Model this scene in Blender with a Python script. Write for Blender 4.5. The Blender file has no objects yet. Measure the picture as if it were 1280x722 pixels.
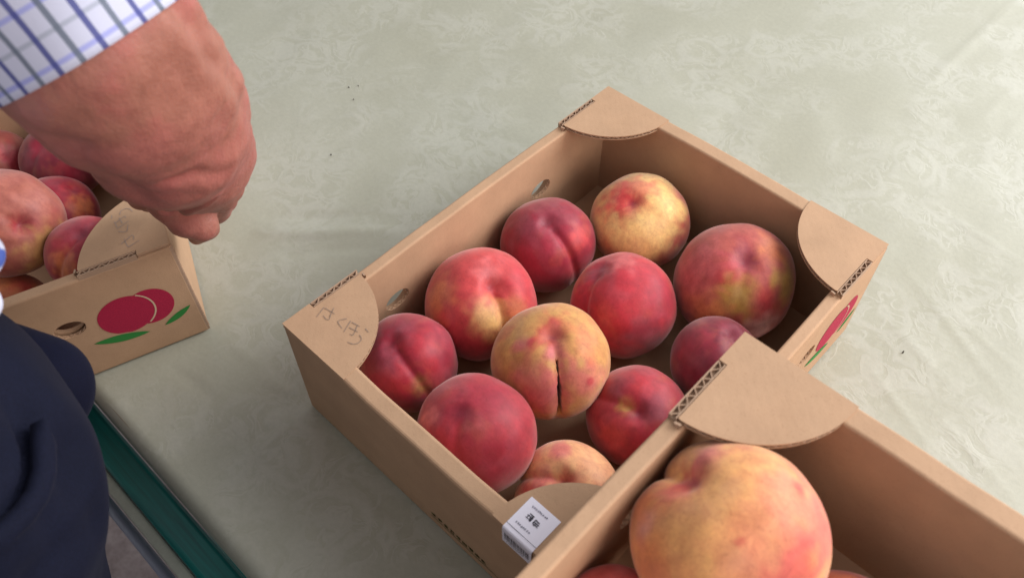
import bpy, bmesh, math, random
import numpy as np
from mathutils import Vector, Matrix, noise
from mathutils.bvhtree import BVHTree

scene = bpy.context.scene
COL = scene.collection
PI = math.pi
random.seed(5)

# ------------------------------------------------------------------ tables (metres, table top at z = 0)
PEACHES = [
    {'box': 1, 'P': [0.0452, 0.204, 0.0423], 'R': 0.0363, 'dim': [0.086, -0.164, 0.983], 'sut': [0.754, -0.216, 0.62], 'base': 'K', 'spots': [[0.76, 0.122, 0.638, 0.34, 'S'], [-0.196, -0.547, 0.814, 0.5, 'V'], [-0.014, 0.092, 0.996, 0.5, 'V'], [0.251, -0.902, 0.351, 0.6, 'K'], [0.975, -0.219, -0.033, 0.4, 'R'], [0.71, -0.653, -0.262, 0.5, 'D']], 'dd': 0.18, 'gd': 0.13, 'crack': 0, 'calm': 0, 'sq': 0.95, 'label': "dark crimson peach with a long crease, beside the middle box's farther hand hole"},
    {'box': 1, 'P': [0.0833, 0.2692, 0.0448], 'R': 0.0388, 'dim': [-0.02, -0.391, 0.92], 'sut': [0.533, -0.286, 0.796], 'base': 'Y2', 'spots': [[-0.276, -0.339, 0.9, 0.62, 'X'], [-0.133, -0.395, 0.909, 0.4, 'X'], [-0.051, 0.005, 0.999, 0.3, 'Q'], [0.953, 0.215, 0.213, 0.42, 'R'], [0.654, 0.687, 0.315, 0.3, 'P'], [0.98, -0.155, -0.126, 0.5, 'R'], [-0.049, -0.998, -0.041, 0.3, 'O'], [-0.682, -0.634, 0.365, 0.25, 'Q'], [0.477, 0.591, 0.651, 0.25, 'P'], [0.546, -0.522, 0.655, 0.5, 'Y2']], 'dd': 0.13, 'gd': 0.012, 'crack': 0, 'calm': 1, 'sq': 0.95, 'label': 'pale yellow peach with one red blush spot, in the far corner of the middle box'},
    {'box': 1, 'P': [0.172, 0.2659, 0.0493], 'R': 0.0433, 'dim': [0.196, -0.243, 0.95], 'sut': [0.434, -0.686, 0.584], 'base': 'M', 'spots': [[0.18, -0.223, 0.958, 0.3, 'V'], [0.067, -0.635, 0.77, 0.4, 'R'], [0.415, -0.701, 0.58, 0.42, 'G'], [0.758, -0.385, 0.526, 0.28, 'R'], [0.828, 0.1, 0.552, 0.36, 'G'], [0.885, -0.465, -0.031, 0.3, 'W'], [0.062, -0.986, 0.154, 0.4, 'O'], [0.337, 0.271, 0.902, 0.3, 'O'], [-0.454, -0.627, 0.633, 0.5, 'P']], 'dd': 0.16, 'gd': 0.03, 'crack': 0, 'calm': 0, 'sq': 0.95, 'label': 'largest peach of the middle box, red with an olive yellow patch, against the right side'},
    {'box': 1, 'P': [0.0506, 0.1253, 0.0469], 'R': 0.0409, 'dim': [0.351, -0.011, 0.936], 'sut': [0.753, -0.185, 0.632], 'base': 'S', 'spots': [[0.635, -0.463, 0.618, 0.38, 'Y'], [0.828, -0.362, 0.429, 0.3, 'Y'], [0.829, 0.084, 0.553, 0.28, 'O'], [-0.085, -0.365, 0.927, 0.5, 'S'], [0.356, -0.932, 0.069, 0.55, 'R'], [0.108, 0.105, 0.989, 0.3, 'P'], [-0.324, -0.719, 0.615, 0.4, 'O'], [0.54, 0.53, 0.654, 0.4, 'R']], 'dd': 0.22, 'gd': 0.15, 'crack': 0, 'calm': 0, 'sq': 0.95, 'label': 'bright red peach with a yellow streaked crease, beside the hand hole nearest the handwriting'},
    {'box': 1, 'P': [0.1246, 0.1971, 0.0442], 'R': 0.0382, 'dim': [-0.512, -0.129, 0.849], 'sut': [-0.405, -0.664, 0.629], 'base': 'R', 'spots': [[-0.922, -0.269, 0.28, 0.4, 'O'], [-0.535, -0.257, 0.805, 0.28, 'V'], [0.349, -0.323, 0.88, 0.6, 'R'], [0.85, -0.454, 0.268, 0.5, 'D'], [-0.251, 0.185, 0.95, 0.3, 'P'], [0.698, 0.148, 0.701, 0.45, 'K']], 'dd': 0.08, 'gd': 0.08, 'crack': 0, 'calm': 0, 'sq': 0.95, 'label': "deep red peach with an orange left edge, directly above the cracked one's right shoulder"},
    {'box': 1, 'P': [0.0524, 0.0536, 0.0515], 'R': 0.0336, 'dim': [-0.112, -0.249, 0.962], 'sut': [0.71, -0.359, 0.606], 'base': 'K', 'spots': [[0.033, -0.537, 0.843, 0.38, 'V'], [-0.399, -0.409, 0.821, 0.3, 'D'], [0.375, 0.154, 0.914, 0.5, 'R'], [0.847, -0.319, 0.424, 0.28, 'G'], [0.555, -0.639, 0.532, 0.4, 'R'], [0.887, -0.015, 0.462, 0.4, 'R'], [-0.176, 0.182, 0.967, 0.35, 'V']], 'dd': 0.16, 'gd': 0.11, 'crack': 0, 'calm': 0, 'sq': 0.95, 'label': 'crimson peach with a grey bloom, partly under the handwritten flap of the middle box'},
    {'box': 1, 'P': [0.1264, 0.116, 0.0607], 'R': 0.0393, 'dim': [0.078, -0.079, 0.994], 'sut': [0.407, -0.346, 0.845], 'base': 'H', 'spots': [[0.058, -0.057, 0.997, 0.42, 'R'], [0.341, -0.255, 0.905, 0.2, 'P'], [-0.245, -0.517, 0.82, 0.16, 'P'], [-0.119, -0.428, 0.896, 0.08, 'R'], [0.837, -0.215, 0.503, 0.45, 'P'], [0.89, -0.075, 0.449, 0.07, 'R'], [-0.078, -0.881, 0.467, 0.35, 'H'], [0.364, -0.793, 0.489, 0.5, 'P'], [0.395, 0.106, 0.913, 0.25, 'H'], [0.541, 0.24, 0.806, 0.3, 'O'], [0.651, -0.72, 0.239, 0.4, 'P']], 'dd': 0.2, 'gd': 0.1, 'crack': 1, 'calm': 0, 'sq': 0.95, 'label': 'yellow orange peach split by a dark open crack, in the centre of the middle box'},
    {'box': 1, 'P': [0.1298, 0.0419, 0.0637], 'R': 0.0378, 'dim': [-0.075, -0.245, 0.967], 'sut': [0.121, -0.549, 0.827], 'base': 'S2', 'spots': [[-0.114, -0.207, 0.972, 0.25, 'K'], [0.095, 0.309, 0.946, 0.4, 'K'], [0.138, -0.714, 0.687, 0.4, 'R'], [0.815, 0.005, 0.579, 0.5, 'R'], [0.769, -0.487, 0.414, 0.6, 'K'], [-0.504, -0.537, 0.676, 0.2, 'P']], 'dd': 0.09, 'gd': 0.055, 'crack': 0, 'calm': 0, 'sq': 0.95, 'label': "large dull red peach against the middle box's near left wall, below the cracked one"},
    {'box': 1, 'P': [0.202, 0.2007, 0.0471], 'R': 0.0307, 'dim': [0.066, 0.222, 0.973], 'sut': [0.475, -0.047, 0.878], 'base': 'D', 'spots': [[-0.347, -0.473, 0.81, 0.5, 'K'], [0.135, 0.279, 0.951, 0.3, 'V'], [0.183, -0.836, 0.518, 0.6, 'D']], 'dd': 0.12, 'gd': 0.07, 'crack': 0, 'calm': 0, 'sq': 0.95, 'label': 'small maroon peach half hidden behind the raised corner flap of the nearest box'},
    {'box': 1, 'P': [0.1882, 0.134, 0.0399], 'R': 0.0339, 'dim': [0.228, -0.38, 0.896], 'sut': [-0.338, -0.488, 0.805], 'base': 'S2', 'spots': [[-0.092, -0.428, 0.899, 0.22, 'G'], [-0.062, -0.03, 0.998, 0.45, 'R'], [0.394, -0.119, 0.911, 0.35, 'V'], [0.004, -0.864, 0.503, 0.4, 'S'], [0.565, -0.719, 0.404, 0.4, 'R'], [-0.492, -0.188, 0.85, 0.3, 'V']], 'dd': 0.2, 'gd': 0.07, 'crack': 0, 'calm': 0, 'sq': 0.95, 'label': 'rosy red peach with an olive dimple, cut off by the rim of the nearest box'},
    {'box': 1, 'P': [0.1909, 0.0601, 0.0394], 'R': 0.0334, 'dim': [0.036, -0.178, 0.983], 'sut': [-0.427, -0.378, 0.821], 'base': 'T2', 'spots': [[0.118, -0.142, 0.983, 0.3, 'S'], [-0.37, -0.524, 0.767, 0.4, 'P'], [0.123, 0.477, 0.87, 0.5, 'T2'], [-0.467, 0.273, 0.841, 0.25, 'P'], [0.423, -0.207, 0.882, 0.35, 'O'], [-0.449, -0.709, 0.544, 0.3, 'S']], 'dd': 0.26, 'gd': 0.12, 'crack': 0, 'calm': 0, 'sq': 0.95, 'label': 'pale orange peach poking out behind the flap with the white label'},
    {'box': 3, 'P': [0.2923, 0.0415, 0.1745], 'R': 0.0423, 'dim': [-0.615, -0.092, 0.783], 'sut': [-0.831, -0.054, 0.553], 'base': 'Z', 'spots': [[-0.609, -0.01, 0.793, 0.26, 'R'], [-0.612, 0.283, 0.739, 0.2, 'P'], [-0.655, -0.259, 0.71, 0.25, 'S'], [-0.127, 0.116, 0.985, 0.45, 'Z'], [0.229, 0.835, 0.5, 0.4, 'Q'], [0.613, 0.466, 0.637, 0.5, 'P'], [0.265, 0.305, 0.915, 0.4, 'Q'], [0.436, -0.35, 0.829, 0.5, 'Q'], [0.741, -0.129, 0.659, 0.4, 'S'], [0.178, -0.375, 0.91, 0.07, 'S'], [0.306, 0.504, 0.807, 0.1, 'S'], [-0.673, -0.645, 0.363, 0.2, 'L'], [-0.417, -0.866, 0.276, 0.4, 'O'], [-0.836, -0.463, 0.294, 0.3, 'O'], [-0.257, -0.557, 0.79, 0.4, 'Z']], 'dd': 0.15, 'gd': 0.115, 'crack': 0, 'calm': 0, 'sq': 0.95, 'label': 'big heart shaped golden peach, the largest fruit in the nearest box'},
    {'box': 3, 'P': [0.2786, -0.0155, 0.1402], 'R': 0.0307, 'dim': [-0.124, 0.009, 0.992], 'sut': [0.119, 0.091, 0.989], 'base': 'S', 'spots': [[-0.417, 0.336, 0.845, 0.4, 'P']], 'dd': 0.1, 'gd': 0.06, 'crack': 0, 'calm': 0, 'sq': 0.95, 'label': "pinkish red peach barely showing at the photo's bottom edge, left of the big golden one"},
    {'box': 3, 'P': [0.3534, 0.0522, 0.1408], 'R': 0.0313, 'dim': [-0.252, -0.161, 0.954], 'sut': [-0.021, 0.037, 0.999], 'base': 'S2', 'spots': [[-0.496, 0.355, 0.792, 0.4, 'O']], 'dd': 0.1, 'gd': 0.06, 'crack': 0, 'calm': 0, 'sq': 0.95, 'label': "reddish peach barely showing at the photo's bottom edge, right of the big golden one"},
    {'box': 2, 'P': [-0.2262, -0.0772, 0.0865], 'R': 0.039, 'dim': [0.859, 0.126, 0.496], 'sut': [0.649, -0.068, 0.758], 'base': 'M2', 'spots': [[0.861, 0.177, 0.478, 0.32, 'S2'], [0.526, 0.037, 0.85, 0.3, 'N'], [0.576, 0.56, 0.595, 0.4, 'N'], [0.962, -0.265, 0.067, 0.4, 'N'], [0.958, 0.248, -0.147, 0.5, 'U'], [0.114, 0.352, 0.929, 0.4, 'N'], [0.801, -0.035, -0.597, 0.4, 'U']], 'dd': 0.26, 'gd': 0.06, 'crack': 0, 'calm': 0, 'sq': 0.95, 'label': 'large pinkish olive peach on top in the left box, its dimple facing the camera'},
    {'box': 2, 'P': [-0.2601, -0.0395, 0.042], 'R': 0.0311, 'dim': [0.319, 0.641, 0.698], 'sut': [0.747, 0.574, 0.334], 'base': 'K', 'spots': [[0.442, 0.489, 0.752, 0.4, 'R'], [0.697, 0.548, 0.462, 0.4, 'O']], 'dd': 0.1, 'gd': 0.04, 'crack': 0, 'calm': 0, 'sq': 0.95, 'label': 'dark red peach behind the large pinkish one in the left box'},
    {'box': 2, 'P': [-0.3107, -0.0069, 0.0443], 'R': 0.0321, 'dim': [0.207, -0.299, 0.931], 'sut': [0.322, -0.719, 0.615], 'base': 'D', 'spots': [[0.207, -0.299, 0.931, 0.4, 'K'], [0.942, -0.104, 0.32, 0.4, 'K']], 'dd': 0.1, 'gd': 0.04, 'crack': 0, 'calm': 0, 'sq': 0.95, 'label': 'maroon peach in the shade of the forearm in the left box'},
    {'box': 2, 'P': [-0.355, -0.0461, 0.037], 'R': 0.031, 'dim': [0.634, 0.343, 0.694], 'sut': [0.512, 0.245, 0.823], 'base': 'M2', 'spots': [[0.599, 0.181, 0.78, 0.3, 'P'], [0.789, 0.384, 0.479, 0.4, 'K']], 'dd': 0.1, 'gd': 0.03, 'crack': 0, 'calm': 0, 'sq': 0.95, 'label': 'dull red peach furthest back at the left frame edge in the left box'},
    {'box': 2, 'P': [-0.1709, -0.0492, 0.0716], 'R': 0.0287, 'dim': [0.205, 0.049, 0.978], 'sut': [0.318, -0.508, 0.8], 'base': 'S2', 'spots': [[0.039, 0.045, 0.998, 0.4, 'V'], [0.357, -0.731, 0.581, 0.4, 'O'], [0.562, -0.801, 0.208, 0.4, 'O']], 'dd': 0.14, 'gd': 0.09, 'crack': 0, 'calm': 0, 'sq': 0.95, 'label': 'purplish peach half under the corner flap of the left box'},
    {'box': 2, 'P': [-0.199, -0.1114, 0.0364], 'R': 0.0304, 'dim': [0.322, 0.027, 0.946], 'sut': [0.47, 0.287, 0.835], 'base': 'O', 'spots': [[0.222, 0.266, 0.938, 0.5, 'O'], [0.208, 0.591, 0.78, 0.3, 'S']], 'dd': 0.1, 'gd': 0.04, 'crack': 0, 'calm': 0, 'sq': 0.95, 'label': 'orange red peach low against the printed wall of the left box'},
]
ARM = [[[-0.0096, -0.0424, 0.37, 0.041], [0.0069, -0.0388, 0.3419, 0.0395], [0.0039, -0.0309, 0.3124, 0.0388], [-0.0172, -0.0162, 0.2609, 0.0355], [-0.0557, 0.0045, 0.205, 0.0317]], [[0.0026, 0.0002, 0.2854, 0.0165], [-0.0531, 0.0227, 0.2, 0.0158]], [[-0.0557, 0.0045, 0.205, 0.0272], [-0.072, 0.0181, 0.165, 0.0198]]]
FINGERS = [[[-0.0844, -0.0054, 0.18, 0.0163], [-0.0923, -0.0046, 0.15, 0.0131], [-0.0904, -0.0004, 0.132, 0.0119], [-0.0878, 0.006, 0.122, 0.0116]], [[-0.0839, 0.0069, 0.165, 0.0129], [-0.0931, 0.0122, 0.128, 0.009], [-0.1014, 0.0132, 0.103, 0.0077], [-0.1133, 0.009, 0.09, 0.0067]], [[-0.0736, 0.0191, 0.17, 0.0148], [-0.0916, 0.0281, 0.13, 0.0096], [-0.1135, 0.0297, 0.1, 0.0085], [-0.1258, 0.0237, 0.085, 0.0069]], [[-0.0747, 0.0278, 0.18, 0.0137], [-0.0923, 0.0359, 0.135, 0.0091], [-0.1182, 0.0383, 0.1, 0.008], [-0.132, 0.032, 0.085, 0.0064]], [[-0.0802, -0.0225, 0.21, 0.0152], [-0.1117, -0.0165, 0.165, 0.0119], [-0.1261, -0.0092, 0.135, 0.01], [-0.1351, -0.0045, 0.12, 0.0082]]]
CREASE = [[[0.0376, -0.0162, 0.3526], [0.0354, -0.0106, 0.3376], [0.0346, -0.0082, 0.3238], [0.0207, 0.0035, 0.2964]], [[0.0314, -0.0066, 0.3373], [0.0256, 0.0008, 0.3185], [0.0122, 0.0111, 0.2934]], [[0.0182, 0.0054, 0.2873], [0.0019, 0.0139, 0.2585], [-0.0102, 0.0172, 0.2331]], [[0.0284, -0.0638, 0.314], [0.0169, -0.055, 0.2811], [0.0042, -0.0435, 0.2504]], [[0.0235, -0.0361, 0.2688], [0.0244, -0.0252, 0.2658], [0.0173, -0.0109, 0.2522]], [[-0.078, -0.0131, 0.158], [-0.0331, -0.019, 0.1947], [-0.0196, -0.0146, 0.2035], [-0.0123, -0.0094, 0.2097]]]
JACKET = [[0.016, -0.2152, 0.1939, 0.098]]
LOBE = [[-0.0086, -0.1311, 0.1653, 0.0283], [-0.0328, -0.1545, 0.1894, 0.0283]]
FRONT = [[[0.019, -0.1167, 0.2808, 0.0105], [0.0205, -0.1298, 0.2786, 0.012], [0.0298, -0.127, 0.268, 0.0085]], [[0.0205, -0.1298, 0.2786, 0.012], [0.0067, -0.1689, 0.2666, 0.05]]]
POCKET = [[0.0656, -0.1397, 0.2321], [0.0738, -0.1436, 0.2277], [0.0814, -0.1489, 0.2247], [0.0882, -0.1559, 0.2237], [0.0932, -0.1636, 0.2254], [0.096, -0.1697, 0.2276], [0.0978, -0.1748, 0.2298]]
SLIT = [[0.0664, -0.1409, 0.2333], [0.0742, -0.145, 0.2301], [0.0812, -0.1503, 0.228], [0.0867, -0.1561, 0.2275], [0.0911, -0.1628, 0.2289], [0.0938, -0.1687, 0.2313], [0.0955, -0.1735, 0.2333]]
FOLDS = [[[0.0467, -0.1375, 0.2453], [0.0616, -0.1357, 0.2288], [0.0793, -0.1408, 0.2025]], [[0.084, -0.1596, 0.2374], [0.0746, -0.1491, 0.2363], [0.0632, -0.1411, 0.2375]], [[0.0914, -0.1553, 0.2126], [0.0808, -0.1429, 0.2078], [0.0682, -0.1331, 0.2061]], [[0.1047, -0.174, 0.2019], [0.0988, -0.1627, 0.1973], [0.086, -0.1474, 0.1829]]]
WRITING = [[[0.00957, 0.02647], [0.01221, 0.01845]], [[0.0103, 0.02642], [0.01426, 0.02723], [0.01868, 0.02776]], [[0.01463, 0.03051], [0.01696, 0.02613], [0.01993, 0.02243], [0.01799, 0.02132], [0.01445, 0.02202]], [[0.02738, 0.03091], [0.0237, 0.02528], [0.03083, 0.02374]], [[0.03025, 0.03146], [0.03389, 0.02282]], [[0.03171, 0.03112], [0.038, 0.03236]], [[0.03369, 0.02729], [0.04025, 0.02883]], [[0.03611, 0.03199], [0.04049, 0.02485], [0.0378, 0.02441]], [[0.04174, 0.03376], [0.04533, 0.0332]], [[0.04284, 0.02805], [0.04648, 0.02702], [0.04717, 0.02353], [0.04539, 0.02074], [0.04164, 0.0194]]]
CREASES_CLOTH = [[[-0.1678, 0.0716], [-0.081, 0.1586], 0.006, 0.0016], [[-0.1771, 0.0883], [-0.1099, 0.1569], 0.005, -0.0009], [[-0.1357, 0.0701], [-0.0786, 0.1385], 0.005, -0.0008], [[-0.1578, 0.3778], [-0.1698, 0.5432], 0.002, 0.0002], [[0.1529, 0.6142], [0.1548, 0.8485], 0.006, 0.0003], [[0.2463, 0.4164], [0.365, 0.351], 0.0008, 0.0005], [[0.2748, 0.3087], [0.3422, 0.2761], 0.0008, 0.0006], [[0.2657, 0.3563], [0.3284, 0.3352], 0.0008, 0.0005], [[0.3272, 0.3061], [0.4042, 0.2775], 0.0009, 0.0005], [[0.2901, 0.4009], [0.3639, 0.3783], 0.0008, 0.0004], [[0.2274, 0.4988], [0.3187, 0.4846], 0.0008, 0.0004], [[0.1928, 0.6769], [0.2581, 0.6268], 0.0009, 0.0005], [[0.0569, -0.0021], [0.1084, -0.0252], 0.0012, 0.0005], [[0.1, -0.0179], [0.1506, -0.0076], 0.0014, -0.0005], [[-0.0921, -0.0078], [-0.0512, -0.0042], 0.0008, 0.0004], [[-0.0134, -0.0249], [0.0073, -0.0738], 0.004, 0.0007], [[-0.0454, -0.0084], [-0.0073, -0.0009], 0.003, 0.0006], [[-0.1065, -0.0516], [-0.0539, -0.0449], 0.003, -0.0005]]
SPECKS = [[-0.2544, 0.2591], [-0.2418, 0.2424], [-0.2594, 0.251], [-0.1963, 0.1776], [0.2887, 0.3367]]
CAM = {'loc': [0.3259, -0.13067, 0.53692], 'rot': [0.67119, 0.00243, 0.75864], 'f': 1069.06}
L, W, RF = 0.2463, 0.3241, 0.0606
BOX2 = [-0.1098, -0.0117, -0.3137]
BOX3 = [0.2421, 0.1184, 0.1035, 0.0062]


# ------------------------------------------------------------------ camera
cd = bpy.data.cameras.new('camera')
cam = bpy.data.objects.new('camera', cd); COL.objects.link(cam)
cam.location = CAM['loc']; cam.rotation_mode = 'XYZ'; cam.rotation_euler = CAM['rot']
cd.sensor_fit = 'HORIZONTAL'; cd.sensor_width = 36; cd.lens = CAM['f'] / 1280 * 36
cd.clip_start = .01; cd.clip_end = 50
cd.dof.use_dof = True; cd.dof.focus_distance = .60; cd.dof.aperture_fstop = 11.0
scene.camera = cam
# ------------------------------------------------------------------ light
w = bpy.data.worlds.new("World"); scene.world = w; w.use_nodes = True
bg = w.node_tree.nodes['Background']; bg.inputs[0].default_value = (.93, .95, 1.0, 1); bg.inputs[1].default_value = .40
def area(name, loc, target, sx, sy, power, col):
    l = bpy.data.lights.new(name, 'AREA'); l.shape = 'RECTANGLE'; l.size = sx; l.size_y = sy; l.energy = power; l.color = col
    o = bpy.data.objects.new(name, l); COL.objects.link(o); o.location = loc
    o.rotation_euler = (Vector(target) - Vector(loc)).to_track_quat('-Z', 'Y').to_euler()
    return o
area('window_light', (.95, 1.25, 1.25), (0.15, .35, 0), 1.2, 1.0, 21, (.99, .99, 1.0))
area('far_window_light', (.9, 2.7, 1.15), (0.1, .5, 0), 2.4, 1.1, 42, (.97, .99, 1.0))
area('side_light', (1.7, .1, .85), (.1, .15, 0), 1.0, .8, 11, (1.0, .86, .80))
scene.view_settings.view_transform = 'Standard'; scene.view_settings.look = 'None'
scene.view_settings.gamma = 1; scene.view_settings.exposure = .40
scene.render.engine = 'CYCLES'

# ------------------------------------------------------------------ helpers
def lin(h):
    h = h.lstrip('#'); c = [int(h[i:i+2], 16) / 255 for i in (0, 2, 4)]
    return tuple((x / 12.92 if x <= .04045 else ((x + .055) / 1.055) ** 2.4) for x in c) + (1,)
def mat(name, col=(.5, .5, .5, 1), rough=.6, spec=.5):
    m = bpy.data.materials.new(name); m.use_nodes = True
    b = m.node_tree.nodes['Principled BSDF']
    b.inputs['Base Color'].default_value = col; b.inputs['Roughness'].default_value = rough
    b.inputs['Specular IOR Level'].default_value = spec
    return m, m.node_tree, b
def N(nt, t, **k):
    n = nt.nodes.new(t)
    for a, v in k.items():
        if a in n.inputs: n.inputs[a].default_value = v
        else: setattr(n, a, v)
    return n
def coords(nt, kind='Object', scale=None):
    t = N(nt, 'ShaderNodeTexCoord')
    if scale is None: return t.outputs[kind]
    m = N(nt, 'ShaderNodeMapping'); m.inputs['Scale'].default_value = scale
    nt.links.new(t.outputs[kind], m.inputs['Vector']); return m.outputs[0]
def noise_t(nt, vec, scale, detail=3, rough=.5, dist=0):
    n = N(nt, 'ShaderNodeTexNoise'); n.inputs['Scale'].default_value = scale; n.inputs['Detail'].default_value = detail
    n.inputs['Roughness'].default_value = rough; n.inputs['Distortion'].default_value = dist
    nt.links.new(vec, n.inputs['Vector']); return n.outputs['Fac']
def ramp(nt, fac, stops):
    r = N(nt, 'ShaderNodeValToRGB'); e = r.color_ramp.elements
    while len(e) > 1: e.remove(e[-1])
    e[0].position = stops[0][0]; e[0].color = stops[0][1]
    for p_, c in stops[1:]:
        x = e.new(p_); x.color = c
    nt.links.new(fac, r.inputs[0]); return r.outputs[0]
def mix(nt, a, b, fac, mode='MIX'):
    m = N(nt, 'ShaderNodeMix'); m.data_type = 'RGBA'; m.blend_type = mode
    for sock, v in ((m.inputs[0], fac), (m.inputs[6], a), (m.inputs[7], b)):
        if hasattr(v, 'links'): nt.links.new(v, sock)
        else: sock.default_value = v
    return m.outputs[2]
def mth(nt, op, a, b=0.0, c=0.0):
    m = N(nt, 'ShaderNodeMath'); m.operation = op
    for s, v in zip(m.inputs, (a, b, c)):
        if hasattr(v, 'links'): nt.links.new(v, s)
        else: s.default_value = v
    return m.outputs[0]
def bump(nt, b, h, strength, dist=.001):
    n = N(nt, 'ShaderNodeBump'); n.inputs['Strength'].default_value = strength; n.inputs['Distance'].default_value = dist
    nt.links.new(h, n.inputs['Height']); nt.links.new(n.outputs[0], b.inputs['Normal'])
g = lambda v: (v, v, v, 1)

def link(name, me, m=None, parent=None, smooth=False):
    o = bpy.data.objects.new(name, me); COL.objects.link(o)
    if m is not None and not len(me.materials): me.materials.append(m)
    if parent is not None: o.parent = parent
    if smooth: me.polygons.foreach_set('use_smooth', [True] * len(me.polygons))
    return o
def from_bm(name, bm, m, parent=None, smooth=False):
    bmesh.ops.recalc_face_normals(bm, faces=bm.faces[:])
    me = bpy.data.meshes.new(name); bm.to_mesh(me); bm.free()
    return link(name, me, m, parent, smooth)
def add_box(bm, a, b, bev=0, seg=2):
    v = [bm.verts.new((x, y, z)) for x in (a[0], b[0]) for y in (a[1], b[1]) for z in (a[2], b[2])]
    fs = [bm.faces.new([v[i] for i in q]) for q in ((0,1,3,2),(4,6,7,5),(0,4,5,1),(2,3,7,6),(0,2,6,4),(1,5,7,3))]
    if bev:
        es = list({e for f in fs for e in f.edges})
        bmesh.ops.bevel(bm, geom=es, offset=bev, segments=seg, affect='EDGES', profile=.5)
def thing(name, label, cat, loc=(0, 0, 0), rz=0, group=None):
    o = bpy.data.objects.new(name, None); COL.objects.link(o); o.location = loc; o.rotation_euler = (0, 0, rz)
    o.empty_display_size = .02
    o['label'] = label; o['category'] = cat
    if group: o['group'] = group
    return o
def tag(o, label, cat, group=None):
    o['label'] = label; o['category'] = cat
    if group: o['group'] = group
    return o
def poly_prism(bm, pts, z0, z1):
    a = [bm.verts.new((x, y, z0)) for x, y in pts]; b = [bm.verts.new((x, y, z1)) for x, y in pts]
    n = len(pts)
    bm.faces.new(a[::-1]); bm.faces.new(b)
    for i in range(n): bm.faces.new((a[i], a[(i+1) % n], b[(i+1) % n], b[i]))
def ribbon(bm, pts, h0, h1, t=.0002):
    """a thin standing sheet (thickness t) along 2-D points, from z = h0 to h1"""
    P = [Vector((x, y)) for x, y in pts]; L1 = []; L2 = []
    for i, q in enumerate(P):
        d = (P[min(i+1, len(P)-1)] - P[max(i-1, 0)]).normalized(); n = Vector((-d.y, d.x)) * t
        L1.append(q + n); L2.append(q - n)
    vs = [[bm.verts.new((q.x, q.y, z)) for q in LL] for LL, z in ((L1, h0), (L1, h1), (L2, h1), (L2, h0))]
    for k in range(4):
        A, B = vs[k], vs[(k+1) % 4]
        for i in range(len(P)-1): bm.faces.new((A[i], A[i+1], B[i+1], B[i]))
def xform(bm, M, start=0):
    bm.verts.ensure_lookup_table()
    for v in bm.verts[start:]: v.co = M @ v.co

# ------------------------------------------------------------------ materials
def cardboard(name, base, dark=False):
    m, nt, b = mat(name, base, .75, .25)
    v = coords(nt, 'Object'); vs = coords(nt, 'Object', (1, 1, 1))
    n1 = noise_t(nt, v, 900, 3, .7); n2 = noise_t(nt, v, 40, 4, .6); n3 = noise_t(nt, v, 2400, 2, .5)
    c1 = ramp(nt, n2, [(.3, tuple(x * .93 for x in base[:3]) + (1,)), (.7, tuple(min(1, x * 1.05) for x in base[:3]) + (1,))])
    c2 = mix(nt, c1, ramp(nt, n1, [(.28, (.72, .66, .60, 1)), (.42, g(1)), (.72, (1, 1, 1, 1)), (.84, (1.12, 1.12, 1.12, 1))]), .55, 'MULTIPLY')
    nt.links.new(c2, b.inputs['Base Color'])
    sp_ = N(nt, 'ShaderNodeSeparateXYZ'); nt.links.new(v, sp_.inputs[0])
    fl_ = mth(nt, 'SINE', mth(nt, 'MULTIPLY', mth(nt, 'ADD', sp_.outputs[0], sp_.outputs[1]), 2 * PI / .0062))
    bump(nt, b, mth(nt, 'ADD', mth(nt, 'MULTIPLY', fl_, .035), mth(nt, 'ADD', mth(nt, 'MULTIPLY', n1, .5), mth(nt, 'MULTIPLY', n2, 1.8))), .30, .0006)
    n4 = noise_t(nt, v, 9, 5, .7)
    c3 = mix(nt, c2, ramp(nt, n4, [(.3, (.90, .88, .86, 1)), (.5, g(1)), (.7, (1.05, 1.04, 1.03, 1))]), .8, 'MULTIPLY')
    n5 = ramp(nt, noise_t(nt, coords(nt, 'Object', (1, 1, 3)), 130, 5, .8, .4), [(.70, g(0)), (.78, g(.30))])
    nt.links.new(mix(nt, c3, (.66, .50, .37, 1), n5), b.inputs['Base Color'])
    return m
KRAFT = cardboard('kraft_cardboard', (.475, .297, .180, 1))
KRAFT_IN = cardboard('kraft_flute', (.42, .28, .19, 1))
BARE = mat('bare_card', (.56, .40, .27, 1), .75, .25)[0]
RED_INK, _nt, _b = mat('red_ink', lin('#a81d3d'), .7, .3)
_n = noise_t(_nt, coords(_nt), 1200, 2); _nt.links.new(ramp(_nt, _n, [(.3, lin('#96183a')), (.7, lin('#b02242'))]), _b.inputs['Base Color'])
GREEN_INK = mat('green_ink', lin('#2f7d38'), .7, .3)[0]
DARK_GREEN_INK = mat('dark_green_ink', lin('#5f5c2e'), .75, .3)[0]
PENCIL = mat('pencil_mark', lin('#96806f'), .6, .3)[0]
FAINT_PENCIL = mat('faint_pencil_mark', lin('#a08d82'), .6, .3)[0]
PAPER, _nt, _b = mat('label_paper', lin('#eeeaf6'), .35, .5)
INK = mat('label_ink', lin('#4a4652'), .5, .3)[0]
LIGHT_INK = mat('label_ink_light', lin('#9b97a8'), .5, .3)[0]

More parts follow.
